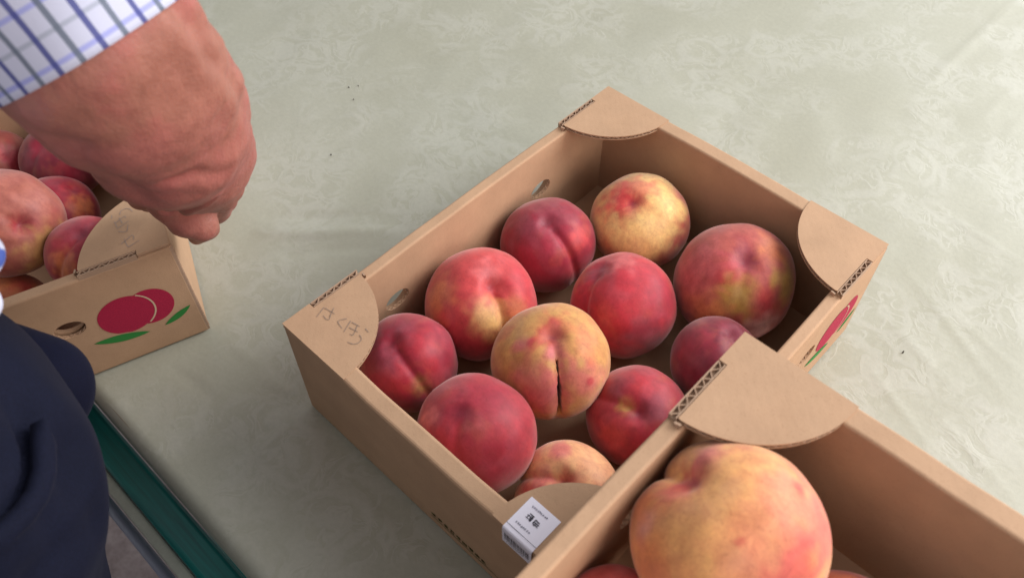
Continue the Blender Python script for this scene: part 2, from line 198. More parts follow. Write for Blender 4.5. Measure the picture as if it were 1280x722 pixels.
def cloth_material():
    m, nt, b = mat('satin_tablecloth', (.5, .48, .38, 1), .42, .36)
    v = coords(nt, 'Object')
    # arabesque damask: bent contour lines and petals inside leafy patches
    warp = N(nt, 'ShaderNodeTexNoise'); warp.inputs['Scale'].default_value = 22; warp.inputs['Detail'].default_value = 2
    nt.links.new(v, warp.inputs['Vector'])
    vm = N(nt, 'ShaderNodeVectorMath'); vm.operation = 'MULTIPLY_ADD'; vm.inputs[1].default_value = (.05, .05, .05)
    nt.links.new(warp.outputs['Color'], vm.inputs[0]); nt.links.new(v, vm.inputs[2])
    vor = N(nt, 'ShaderNodeTexVoronoi'); vor.feature = 'F1'; vor.inputs['Scale'].default_value = 22
    nt.links.new(vm.outputs[0], vor.inputs['Vector'])
    rings = mth(nt, 'SINE', mth(nt, 'MULTIPLY', vor.outputs['Distance'], 17))
    fl = noise_t(nt, vm.outputs[0], 42, 3, .55, 1.2)
    lines = mth(nt, 'SINE', mth(nt, 'MULTIPLY', fl, 26))
    pat = mth(nt, 'MAXIMUM', rings, lines)
    patch = ramp(nt, noise_t(nt, v, 13, 2, .5), [(.42, g(0)), (.55, g(1))])
    p1 = ramp(nt, mth(nt, 'ADD', mth(nt, 'MULTIPLY', pat, .5), .5), [(.45, g(0)), (.95, g(1))])
    pattern = mth(nt, 'MULTIPLY', p1, patch)
    big = noise_t(nt, v, 4, 3, .6)
    base = ramp(nt, big, [(.3, lin('#a09e8c')), (.7, lin('#abaa9a'))])
    col = mix(nt, base, lin('#cdcbc4'), mth(nt, 'MULTIPLY', pattern, .16))
    fibres = noise_t(nt, coords(nt, 'Object', (900, 60, 1)), 1, 2)
    fine = noise_t(nt, v, 260, 4, .7)
    col = mix(nt, col, ramp(nt, fine, [(.3, g(.93)), (.7, g(1.05))]), .8, 'MULTIPLY')
    nt.links.new(col, b.inputs['Base Color'])
    r = mth(nt, 'SUBTRACT', .41, mth(nt, 'MULTIPLY', pattern, .04))
    nt.links.new(mth(nt, 'ADD', r, mth(nt, 'MULTIPLY', big, .08)), b.inputs['Roughness'])
    h = mth(nt, 'ADD', mth(nt, 'MULTIPLY', pattern, .25), mth(nt, 'ADD', mth(nt, 'MULTIPLY', fine, .4), mth(nt, 'MULTIPLY', noise_t(nt, v, 60, 3, .6), .8)))
    bump(nt, b, h, .22, .0012)
    return m

# ------------------------------------------------------------------ table, cloth, floor
def smooth(x): return x * x * (3 - 2 * x)
def build_table():
    EDGE = -.1045
    xs = list(np.arange(-1.0, -.5, .02)) + list(np.arange(-.5, .55, .0035)) + list(np.arange(.55, 1.4, .02))
    ys = list(np.arange(EDGE + .010, .62, .0035)) + list(np.arange(.62, 1.9, .02))
    # profile round the near edge
    prof = [(-.0005, -.030), (0, -.022), (0, -.014)] + [(.010 * (1 - math.cos(a)), -.010 * (1 - math.sin(a))) for a in (0, .35, .7, 1.05, 1.35)]
    rows = [(EDGE + a, b) for a, b in prof] + [(y, 0) for y in ys]
    xs = np.array(xs); n, mrow = len(xs), len(rows)
    X, Yv = np.meshgrid(xs, np.array([r[0] for r in rows])); Z = np.repeat(np.array([[r[1]] for r in rows]), n, 1)
    D = np.zeros_like(X)
    for a, b, wd, h in CREASES_CLOTH:
        ax, ay = a; bx, by = b; Lx, Ly = bx - ax, by - ay; LL = math.hypot(Lx, Ly)
        t = ((X - ax) * Lx + (Yv - ay) * Ly) / LL ** 2
        wob = .15 * wd * np.sin(t * 9 + ax * 50)
        dd = ((X - ax) * -Ly + (Yv - ay) * Lx) / LL + wob
        wd2 = max(wd, .0022)
        D += (2.2 if wd > .0035 else 1.5) * h * np.exp(-(dd / wd2) ** 2) * np.clip(1 - np.abs(t - .5) * 1.9, 0, 1) ** .6
    flat = ((Yv > .0 - .02) & (Yv < W + .02) & (X > -.02) & (X < L + .02))
    for j in range(mrow):
        if rows[j][0] > .64 : continue
        for i in range(n):
            if -.5 < xs[i] < .55:
                D[j, i] += .0016 * noise.noise((xs[i] * 9, rows[j][0] * 9, 1.3)) + .0007 * noise.noise((xs[i] * 30, rows[j][0] * 22, 7.7))
    D = np.where(flat, np.minimum(D, 0), D)
    Z = Z + D - .0006
    verts = np.stack([X, Yv, Z], -1).reshape(-1, 3)
    idx = np.arange(n * mrow).reshape(mrow, n)
    faces = np.stack([idx[:-1, :-1], idx[:-1, 1:], idx[1:, 1:], idx[1:, :-1]], -1).reshape(-1, 4)
    me = bpy.data.meshes.new('tablecloth'); me.from_pydata(verts.tolist(), [], faces.tolist()); me.update()
    c = link('tablecloth', me, cloth_material(), None, True)
    tag(c, 'pale grey green satin cloth with woven scroll pattern, spread under the peach boxes', 'tablecloth')
    bm = bmesh.new(); r = random.Random(3)
    for x, y in SPECKS:
        s = r.uniform(.0004, .0007)
        pts = [(x + s * r.uniform(.6, 1.2) * math.cos(a), y + s * r.uniform(.5, 1.1) * math.sin(a)) for a in np.arange(0, 6.2, .9)]
        poly_prism(bm, pts, -.001, .0014)
    o = from_bm('crumb', bm, mat('crumb', lin('#3a352c'), .8)[0], c); o['kind'] = 'stuff'
    t = thing('table', 'table with a teal metal side rail and pale ledge, under the cloth', 'table', (0, EDGE, -.72))
    bm = bmesh.new(); add_box(bm, (-1, .004, .69), (1.4, 1.98, .717), .001)
    from_bm('tabletop', bm, mat('board', (.3, .26, .2, 1), .7)[0], t)
    tm, nt, b = mat('teal_paint', lin('#0b6f6b'), .42, .5)
    nz = noise_t(nt, coords(nt), 60, 5, .7); nz2 = noise_t(nt, coords(nt, 'Object', (3, 60, 60)), 4, 3)
    nt.links.new(mix(nt, ramp(nt, nz2, [(.35, lin('#0d6461')), (.65, lin('#118078'))]), ramp(nt, nz, [(.70, g(0)), (.76, (.5, .6, .55, 1))]), .25, 'ADD'), b.inputs['Base Color'])
    ofs = .016  # the rail stands out in front of the top
    bm = bmesh.new(); add_box(bm, (-1, -.0235, .60), (1.4, -.0005, .675), .004, 3)
    from_bm('side_rail', bm, tm, t)
    lm, nt, b = mat('pale_ledge_paint', lin('#8f9285'), .6, .4)
    nt.links.new(ramp(nt, noise_t(nt, coords(nt), 40, 5, .7), [(.3, lin('#9da093')), (.7, lin('#b5b8aa'))]), b.inputs['Base Color'])
    bm = bmesh.new(); add_box(bm, (-1, -.0325, .62), (1.4, -.0238, .668), .002)
    from_bm('ledge', bm, lm, t)
    bm = bmesh.new()
    bmesh.ops.create_cone(bm, segments=14, radius1=.0045, radius2=.0045, depth=2.4, cap_ends=True, matrix=Matrix.Translation((.2, -.0385, .60)) @ Matrix.Rotation(PI / 2, 4, 'Y'))
    from_bm('tube_rail', bm, mat('grey_blue_metal', lin('#9aa0b4'), .4, .5)[0], t, True)
    for x in (-.9, -.25, 1.3):
        bm = bmesh.new(); add_box(bm, (x, .02, 0), (x + .04, .06, .69), .003); from_bm('leg', bm, tm, t)
    for x in (-.9, 1.3):
        bm = bmesh.new(); add_box(bm, (x, 1.8, 0), (x + .04, 1.84, .69), .003); from_bm('leg', bm, tm, t)
    bm = bmesh.new(); bmesh.ops.create_grid(bm, x_segments=2, y_segments=2, size=4, matrix=Matrix.Translation((0, 0, -.72)))
    fm, nt, b = mat('worn_concrete', (.2, .18, .17, 1), .8, .3); v = coords(nt)
    nt.links.new(mix(nt, ramp(nt, noise_t(nt, v, 9, 6, .65), [(.3, lin('#857573')), (.5, lin('#a59694')), (.7, lin('#bdb0ae'))]), ramp(nt, noise_t(nt, v, 140, 3, .7), [(.3, g(.75)), (.6, g(1.05))]), .8, 'MULTIPLY'), b.inputs['Base Color'])
    f = from_bm('floor', bm, fm); f['kind'] = 'structure'
build_table()

# ------------------------------------------------------------------ trays
H = .1; TA = .009; TB = .0125   # heights and wall thicknesses
HOLES = (.0835, W - .0890)
def cut(o, cutter):
    md = o.modifiers.new('b', 'BOOLEAN'); md.object = cutter; md.operation = 'DIFFERENCE'; md.solver = 'EXACT'
    dg = bpy.context.evaluated_depsgraph_get()
    me = bpy.data.meshes.new_from_object(o.evaluated_get(dg)); o.modifiers.clear(); o.data = me
def flute_path(a, b, pitch, lo, hi, rnd=random.Random(9)):
    """zigzag points along a length from a to b between offsets lo..hi"""
    n = max(2, int((b - a) / pitch)); pts = []
    for i in range(n * 8 + 1):
        if i % 8 == 0: k1, k2 = rnd.uniform(.72, 1), rnd.uniform(-.3, .3)
        t = a + (b - a) * i / (n * 8) + k2 * pitch * .3 * math.sin(PI * (i % 8) / 8); s = .5 - .5 * k1 * math.cos(i / 8 * 2 * PI)
        pts.append((lo + (hi - lo) * s, t))
    return pts
def side_frame(side):
    """matrix taking (s along wall from its first corner, z, outward depth) to tray space; outward face plane at depth 0"""
    if side == 'CD': return Matrix(((0, 0, 1, L), (1, 0, 0, 0), (0, 1, 0, 0), (0, 0, 0, 1)))   # s = y
    return Matrix(((0, 0, -1, 0), (-1, 0, 0, W), (0, 1, 0, 0), (0, 0, 0, 1)))                   # AB seen from outside: s runs from B to A
def disc(cx, cy, rx, ry, n=48, rot=0):
    c, s = math.cos(rot), math.sin(rot); P = []
    for i in range(n):
        a = 2 * PI * i / n; x, y = rx * math.cos(a), ry * math.sin(a); P.append((cx + c * x - s * y, cy + s * x + c * y))
    return P
def lens(a, b, up, dn, n=14):
    A, B = Vector(a), Vector(b); d = B - A; nn = Vector((-d.y, d.x)).normalized(); P = []
    for i in range(n + 1):
        t = i / n; P.append(A + d * t + nn * up * math.sin(PI * t) ** .8)
    for i in range(n - 1, 0, -1):
        t = i / n; P.append(A + d * t + nn * dn * math.sin(PI * t) ** .8)
    return [(q.x, q.y) for q in P]
def sheet(name, pts, m, parent, M, depth):
    bm = bmesh.new(); vs = [bm.verts.new(M @ Vector((x, y, depth))) for x, y in pts]; bm.faces.new(vs)
    bmesh.ops.triangulate(bm, faces=bm.faces[:])
    return from_bm(name, bm, m, parent)
def bite(pts_a, cx, cy, r):  # push points that fall in a disc out onto its rim (printing leaves a bare line between fruits)
    out = []
    for x, y in pts_a:
        d = math.hypot(x - cx, y - cy)
        out.append((x, y) if d >= r else (cx + (x - cx) / d * r, cy + (y - cy) / d * r))
    return out
BOWSEED = [0]
def bow(t):      # card is never quite straight: cut the panels into short lengths and let the rims wander a little
    BOWSEED[0] += 7.3; sd_ = BOWSEED[0]
    for o in [c_ for c_ in t.children if c_.name.startswith('wall_panel')]:
        me = o.data; bm = bmesh.new(); bm.from_mesh(me)
        lo = [min(v.co[k] for v in bm.verts) for k in range(3)]; hi = [max(v.co[k] for v in bm.verts) for k in range(3)]
        ax = 0 if hi[0] - lo[0] > hi[1] - lo[1] else 1; nrm = [0, 0, 0]; nrm[ax] = 1; ln = hi[ax] - lo[ax]
        for k in range(1, 24):
            co = [0, 0, 0]; co[ax] = lo[ax] + ln * k / 24
            bmesh.ops.bisect_plane(bm, geom=bm.verts[:] + bm.edges[:] + bm.faces[:], plane_co=co, plane_no=nrm, dist=1e-6)
        bmesh.ops.bisect_plane(bm, geom=bm.verts[:] + bm.edges[:] + bm.faces[:], plane_co=(0, 0, .07), plane_no=(0, 0, 1), dist=1e-6)
        out = 1 - ax; sg = 1 if lo[out] > .1 else -1
        for v in bm.verts:
            tt = (v.co[ax] - lo[ax]) / ln; q = min(1, max(0, (tt - .2) / .15)) * min(1, max(0, (.8 - tt) / .15)) * (v.co.z / H) ** 2
            v.co[out] += sg * q * (.0009 + .0009 * noise.noise((v.co[ax] * 16, sd_, lo[out] * 9)))
            if v.co.z > .09: v.co.z += q * .0006 * noise.noise((v.co[ax] * 40, sd_ + 3, lo[out] * 9))
        bm.to_mesh(me); bm.free()
def make_tray(label, loc, rz):
    t = thing('peach_box', label, 'box', loc, 0, 'open cardboard peach boxes')
    bm = bmesh.new(); add_box(bm, (.003, .003, .0), (L - .003, W - .003, .0045)); from_bm('base_panel', bm, KRAFT, t)
    for side in ('AB', 'CD'):
        bm = bmesh.new(); x0, x1 = (0, TA) if side == 'AB' else (L - TA, L)
        add_box(bm, (x0, TB - .001, .0005), (x1, W, H - .003), .0016, 3)
        o = from_bm('wall_panel', bm, KRAFT, t)
        cb = bmesh.new()
        for y in HOLES:
            yy = y if side == 'AB' else W - y
            bmesh.ops.create_cone(cb, segments=40, radius1=1, radius2=1, depth=.03, cap_ends=True,
                matrix=Matrix.Translation(((x0 + x1) / 2, yy, .055)) @ Matrix.Diagonal((1, .0108, .0078, 1)) @ Matrix.Rotation(PI / 2, 4, 'Y'))
        cutter = from_bm('cutter', cb, KRAFT); cut(o, cutter); bpy.data.objects.remove(cutter)
        cb = bmesh.new()      # behind the inner board the hole opens wider (hollow rolled wall)
        xa, xb = (x0 - .01, x1 - .0032) if side == 'AB' else (x0 + .0032, x1 - .0032)
        for y in HOLES:
            yy = y if side == 'AB' else W - y
            bmesh.ops.create_cone(cb, segments=40, radius1=1, radius2=1, depth=xb - xa, cap_ends=True,
                matrix=Matrix.Translation(((xa + xb) / 2, yy, .0545)) @ Matrix.Diagonal((1, .0150, .0120, 1)) @ Matrix.Rotation(PI / 2, 4, 'Y'))
        cutter = from_bm('cutter', cb, KRAFT); cut(o, cutter); bpy.data.objects.remove(cutter)
        for y in HOLES:      # the corrugation showing round the inside of each hand hole
            yy = y if side == 'AB' else W - y
            fb = bmesh.new(); k = 120
            ring = [[], []]
            for i in range(k):
                a = 2 * PI * i / k; s = math.sin(i * 2 * PI * 14 / k) * .0011
                xm = (x1 - .0017) if side == 'AB' else (x0 + x1) / 2 + .0028
                for j, q in enumerate((1.0, .94)):
                    ring[j].append(fb.verts.new((xm + s, yy + .0108 * q * math.cos(a), .055 + .0078 * q * math.sin(a))))
            for i in range(k): fb.faces.new((ring[0][i], ring[0][(i+1) % k], ring[1][(i+1) % k], ring[1][i]))
            from_bm('hole_flute', fb, KRAFT_IN, o)
    for side in ('AD', 'BC'):
        bm = bmesh.new()
        if side == 'AD': add_box(bm, (0, 0, .0005), (L, TB, H + .0003), .0022, 3)
        else: add_box(bm, (.0042, W - TB, .0007), (L - .0042, W - .0004, H), .0016, 3)
        o = from_bm('wall_panel', bm, KRAFT, t)
        if side == 'BC':      # cut edge of the side boards at both ends
            for x0 in (0, L - .0042):
                fb = bmesh.new()
                add_box(fb, (x0 + .0001, W - .0025, .002), (x0 + .0007, W + .0006, H - .004)); add_box(fb, (x0 + .0035, W - .0025, .002), (x0 + .0041, W + .0006, H - .004))
                st = len(fb.verts)
                ribbon(fb, flute_path(.003, H - .005, .0062, x0 + .0007, x0 + .0035), -.002, .0005, .00018)
                xform(fb, Matrix(((1, 0, 0, 0), (0, 0, 1, W), (0, 1, 0, 0), (0, 0, 0, 1))), st)
                from_bm('cut_edge', fb, KRAFT_IN, o)
    # corner flaps: quarter discs on top of the rim, with a slit beside the long walls
    for cx, cy, sx, sy in ((0, 0, 1, 1), (0, W, 1, -1), (L, W, -1, -1), (L, 0, -1, 1)):
        r = RF; s0, s1 = .36 * r, r * 1.005; ins = .0048
        tip = [(ins, s1 * .985), (ins, s0), (.0002, s0), (.0002, .0002), (r, .0002)]
        arc = []
        rr = random.Random(int(cx * 1000 + cy * 100))
        for i in range(46):
            a = (i + .5) / 46 * (PI / 2 - .09)
            arc.append((r * math.cos(a), r * math.sin(a)))
        pts = tip + arc
        P = [(cx + sx * x, cy + sy * y) for x, y in pts]
        bm = bmesh.new(); poly_prism(bm, P, H - .0002, H + .0006)
        f = from_bm('corner_flap', bm, KRAFT, t)
        sh = lambda q, e: [(cx + sx * (x - e * x / r), cy + sy * (y - e * y / r)) for x, y in q]
        bm = bmesh.new(); poly_prism(bm, P, H - .0029, H - .0023); from_bm('flap_liner', bm, KRAFT, f)
        inner = [(cx + sx * min(max(x, TA + .0), r - .004), cy + sy * min(max(y, TB), r - .004)) for x, y in [(ins, r * .9), (ins, .01), (r * .9, .01)]]
        bm = bmesh.new(); arcp = [(x * .975, y * .975) for x, y in arc]
        mid = [(ins + .001, r * .95), (ins + .001, s0 + .001), (.0012, s0), (.0012, .0012), (r * .975, .0012)] + arcp
        poly_prism(bm, [(cx + sx * x, cy + sy * y) for x, y in mid], H - .0024, H - .0001)
        from_bm('flap_core', bm, KRAFT_IN, f)
        bm = bmesh.new(); k = 300; A = []
        for i in range(k + 1):
            a = i / k * (PI / 2 - .10); z = H - .0012 + .0010 * math.sin(a * r / .0040 * 2 * PI * .6)
            A.append([bm.verts.new((cx + sx * q * math.cos(a), cy + sy * q * math.sin(a), z + dz)) for q, dz in ((r * .972, .00016), (r * .999, .00016), (r * .999, -.00016), (r * .972, -.00016))])
        for i in range(k):
            for j in range(4): bm.faces.new((A[i][j], A[i+1][j], A[i+1][(j+1) % 4], A[i][(j+1) % 4]))
        from_bm('flute', bm, KRAFT_IN, f)
        # standing cut edge in the slit
        bm = bmesh.new()
        x0 = .0002
        for a, b in ((x0, x0 + .0006), (x0 + .0036, x0 + .0042)):
            add_box(bm, (cx + sx * a, cy + sy * s0 * 1.03, H - .008), (cx + sx * b, cy + sy * s1, H + .0006))
        add_box(bm, (cx + sx * (x0 + .0007), cy + sy * s0 * 1.05, H - .006), (cx + sx * (x0 + .0035), cy + sy * s1 * .998, H - .0016))  # filler block added below the flutes so their gaps hold less shadow
        Q = flute_path(s0 * 1.04, s1, .0058, x0 + .0006, x0 + .0036)
        ribbon(bm, [(cx + sx * a, cy + sy * b) for a, b in Q], H - .006, H + .0004, .00022)
        # small folded piece at the slit's end
        ribbon(bm, [(cx + sx * (x0 + .0044 + .0032 * q), cy + sy * (s1 + .0015 - .0004 * (q > .5))) for q in (0, .3, .6, 1)], H - .004, H - .0001, .0006)
        from_bm('cut_edge', bm, KRAFT_IN, t)
    # printed peaches
    for side in ('AB', 'CD'):
        M = side_frame(side)
        S = lambda q: [(W - a, b) for a, b in q]
        bm = disc(.0465, .0495, .0192, .0187)
        gx, gy, gr = .0465, .0495, .0199
        c2 = disc(.0300, .0490, .0166, .0178, 96)
        c1 = []
        for x, y in bm:    # the near fruit is trimmed by the leaf below it
            tt = min(max((x - .0382) / (.0752 - .0382), 0), 1)
            c1.append((x, max(y, .0242 + .0090 * tt + .0040 * math.sin(PI * tt) + .0010)))
        pr = sheet('fruit_print', S(c2), RED_INK, t, M, .00015)
        sheet('fruit_print', S(c1), RED_INK, t, M, .00025)
        aa = [math.radians(a_) for a_ in np.arange(125, 236, 3)]
        bl = bmesh.new(); rw = [[bl.verts.new(M @ Vector((W - (gx + ra * math.cos(a_)), gy + rb * math.sin(a_), .00042))) for ra, rb in ((.0203, .0198), (.0191, .0186))] for a_ in aa]
        for q0, q1 in zip(rw, rw[1:]): bl.faces.new((q0[0], q1[0], q1[1], q0[1]))
        from_bm('bare_line', bl, BARE, t)
        sheet('leaf_print', S(lens((.0752, .0332), (.0382, .0242), -.0036, .0040)), GREEN_INK, t, M, .00035)
        sheet('leaf_print', S(lens((.0268, .0247), (.0050, .0354), -.0022, .0036)), GREEN_INK, t, M, .00035)
    bow(t)
    t.rotation_euler.z = rz
    return t
def strokes(name, lines, m, parent, M, wd, depth):
    bm = bmesh.new()
    for Ln in lines:
        P = [Vector(q) for q in Ln]
        # resample smooth
        Q = [P[0]]
        for a, b in zip(P, P[1:]):
            for i in (1, 2, 3): Q.append(a.lerp(b, i / 3))
        if len(P) > 2:
            Q = [Q[0]] + [(Q[i-1] + Q[i] * 2 + Q[i+1]) / 4 for i in range(1, len(Q)-1)] + [Q[-1]]
        vs = []
        for i, q in enumerate(Q):
            d = (Q[min(i+1, len(Q)-1)] - Q[max(i-1, 0)]).normalized(); n = Vector((-d.y, d.x)) * wd * (.5 + .15 * math.sin(i * 2.1))
            vs.append((bm.verts.new(M @ Vector((q.x + n.x, q.y + n.y, depth))), bm.verts.new(M @ Vector((q.x - n.x, q.y - n.y, depth)))))
        for a, b in zip(vs, vs[1:]): bm.faces.new((a[0], b[0], b[1], a[1]))
    return from_bm(name, bm, m, parent)
def glyph(cx, cy, s, r, n=7):
    L_ = []
    for k in range(n):
        if k % 2: y = cy + r.uniform(-.5, .5) * s; L_.append([(cx - s * r.uniform(.25, .5), y), (cx + s * r.uniform(.25, .5), y)])
        else: x = cx + r.uniform(-.45, .45) * s; L_.append([(x, cy - s * r.uniform(.2, .5)), (x + s * r.uniform(-.1, .1), cy + s * r.uniform(.2, .5))])
    return L_
I4 = Matrix.Identity(4)
b1 = make_tray('middle open cardboard box holding eleven peaches, its left flap handwritten', (0, 0, 0), 0)
b2 = make_tray('left cardboard box gripped at its corner by the hand, peach print on its front', (0, 0, 0), BOX2[2])
c, s = math.cos(BOX2[2]), math.sin(BOX2[2])
b2.location = (BOX2[0] - (c * L - s * W), BOX2[1] - (s * L + c * W), .0006)
def rack(tray, k):     # the gripped box is pulled slightly out of square
    done = set()
    def go(o):
        for ch in o.children:
            if ch.data not in done:
                done.add(ch.data)
                for v in ch.data.vertices: v.co.y += k * (v.co.x - L)
            go(ch)
    go(tray)
b3 = make_tray('nearest cardboard box at lower right, stacked higher and overlapping the middle box', (0, 0, 0), BOX3[3])
c3, s3 = math.cos(BOX3[3]), math.sin(BOX3[3])
b3.location = (BOX3[0] + s3 * W, BOX3[1] - c3 * W, BOX3[2])
b4 = make_tray('cardboard box hidden underneath the nearest raised box, beside the middle box', (L + .0035, BOX3[1] - W - .004, 0.0005), 0)
# handwriting: the variety name on the left flap of the middle box, the same word faintly on the left box
strokes('handwriting', WRITING, PENCIL, b1, I4, .00055, .1009)
Mh = Matrix(((-1, 0, 0, L), (0, -1, 0, W), (0, 0, 1, 0), (0, 0, 0, 1)))
strokes('handwriting', WRITING, FAINT_PENCIL, b2, Mh, .00045, .1009)
rack(b2, -.11)
# small print low on the near wall of the middle box
rg = random.Random(11)
Mf = Matrix(((1, 0, 0, 0), (0, 0, -1, 0), (0, 1, 0, 0), (0, 0, 0, 1)))
lines = [l for k in range(9) for l in glyph(.1315 + .0056 * k, .0165, .0042, rg, 8)]
strokes('small_print', lines, DARK_GREEN_INK, b1, Mf, .0007, .0003)
strokes('print_line', [[(.128, .0120), (.240, .0120)]], DARK_GREEN_INK, b1, Mf, .0007, .0003)
# white sticker folded over the rim
x0, x1 = .1942, .2155
bm = bmesh.new(); prof = [(.0225, .1010), (.0012, .1010), (.0000, .1010), (-.0007, .1006), (-.0010, .0996), (-.0010, .0835)]
rows = [[bm.verts.new((x, y, z)) for x in (x0, (x0 + x1) / 2, x1)] for y, z in prof]
for a, b in zip(rows, rows[1:]):
    for i in range(2): bm.faces.new((a[i], a[i+1], b[i+1], b[i]))
st = from_bm('paper_label', bm, PAPER, b1); st['label'] = 'white paper label with a barcode, folded over the rim'
md = st.modifiers.new('s', 'SOLIDIFY'); md.thickness = .0002; md.offset = 0
rg = random.Random(4)
strokes('label_text', [l for k in range(9) for l in glyph(x0 + .0045 + .00125 * k, .0187, .0011, rg, 5)], LIGHT_INK, st, I4, .00026, .1013)
strokes('label_text', [l for k in range(2) for l in glyph(x0 + .0072 + .0052 * k, .0130 - .0006 * k, .0042, rg, 9)], INK, st, I4, .00042, .1013)
strokes('label_text', [l for k in range(8) for l in glyph(x0 + .0040 + .00125 * k, .0062, .0011, rg, 5)], LIGHT_INK, st, I4, .00026, .1013)
strokes('label_line', [[(x0, .0026), (x1, .0026)]], INK, st, I4, .00025, .1013)
bars = []; x = x0 + .002
while x < x1 - .002:
    bars.append([(x, .0965), (x, .0885)]); x += rg.choice((.0005, .0006, .0008, .0011))
strokes('barcode', bars, INK, st, Mf, .0003, .0013)
strokes('label_text', [l for k in range(10) for l in glyph(x0 + .0035 + .0013 * k, .0868, .0010, rg, 4)], INK, st, Mf, .00022, .0013)

# ------------------------------------------------------------------ peaches
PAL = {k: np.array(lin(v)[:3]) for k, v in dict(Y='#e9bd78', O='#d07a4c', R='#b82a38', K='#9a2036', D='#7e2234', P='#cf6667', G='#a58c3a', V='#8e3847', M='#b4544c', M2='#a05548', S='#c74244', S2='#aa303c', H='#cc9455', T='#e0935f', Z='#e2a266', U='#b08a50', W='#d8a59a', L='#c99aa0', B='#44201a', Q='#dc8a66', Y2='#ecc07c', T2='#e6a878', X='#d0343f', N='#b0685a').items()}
def peach_mat():
    m, nt, b = mat('peach_skin', (.5, .1, .1, 1), .55, .35)
    a = N(nt, 'ShaderNodeAttribute'); a.attribute_name = 'skin'
    v = coords(nt)
    sp = ramp(nt, noise_t(nt, v, 520, 4, .7), [(.26, (.74, .64, .66, 1)), (.44, g(1)), (.60, g(1)), (.76, (1.22, 1.2, 1.14, 1))])
    c1 = mix(nt, a.outputs['Color'], sp, .75, 'MULTIPLY')
    c1 = mix(nt, c1, ramp(nt, noise_t(nt, coords(nt, 'Object', (1, 1, .45)), 210, 4, .7, .6), [(.30, (.84, .74, .76, 1)), (.5, g(1)), (.72, (1.12, 1.16, 1.10, 1))]), .8, 'MULTIPLY')
    fz = ramp(nt, noise_t(nt, v, 90, 5, .7), [(.35, (.86, .78, .80, 1)), (.65, (1.08, 1.14, 1.10, 1))])
    nt.links.new(mix(nt, c1, fz, .8, 'MULTIPLY'), b.inputs['Base Color'])
    b.inputs['Sheen Weight'].default_value = .42; b.inputs['Sheen Roughness'].default_value = .45; b.inputs['Sheen Tint'].default_value = (1, .84, .78, 1)
    b.inputs['Subsurface Weight'].default_value = .12; b.inputs['Subsurface Radius'].default_value = (.006, .002, .001); b.inputs['Subsurface Scale'].default_value = .6
    nt.links.new(mth(nt, 'ADD', .46, mth(nt, 'MULTIPLY', noise_t(nt, v, 50, 3), .2)), b.inputs['Roughness'])
    bump(nt, b, noise_t(nt, v, 700, 3, .6), .18, .0004)
    return m
PEACH = peach_mat()
def sstep(x): x = np.clip(x, 0, 1); return x * x * (3 - 2 * x)
def vnoise(P, f, s):
    return np.array([noise.noise((x * f + s, y * f - s, z * f + 2 * s)) for x, y, z in P])
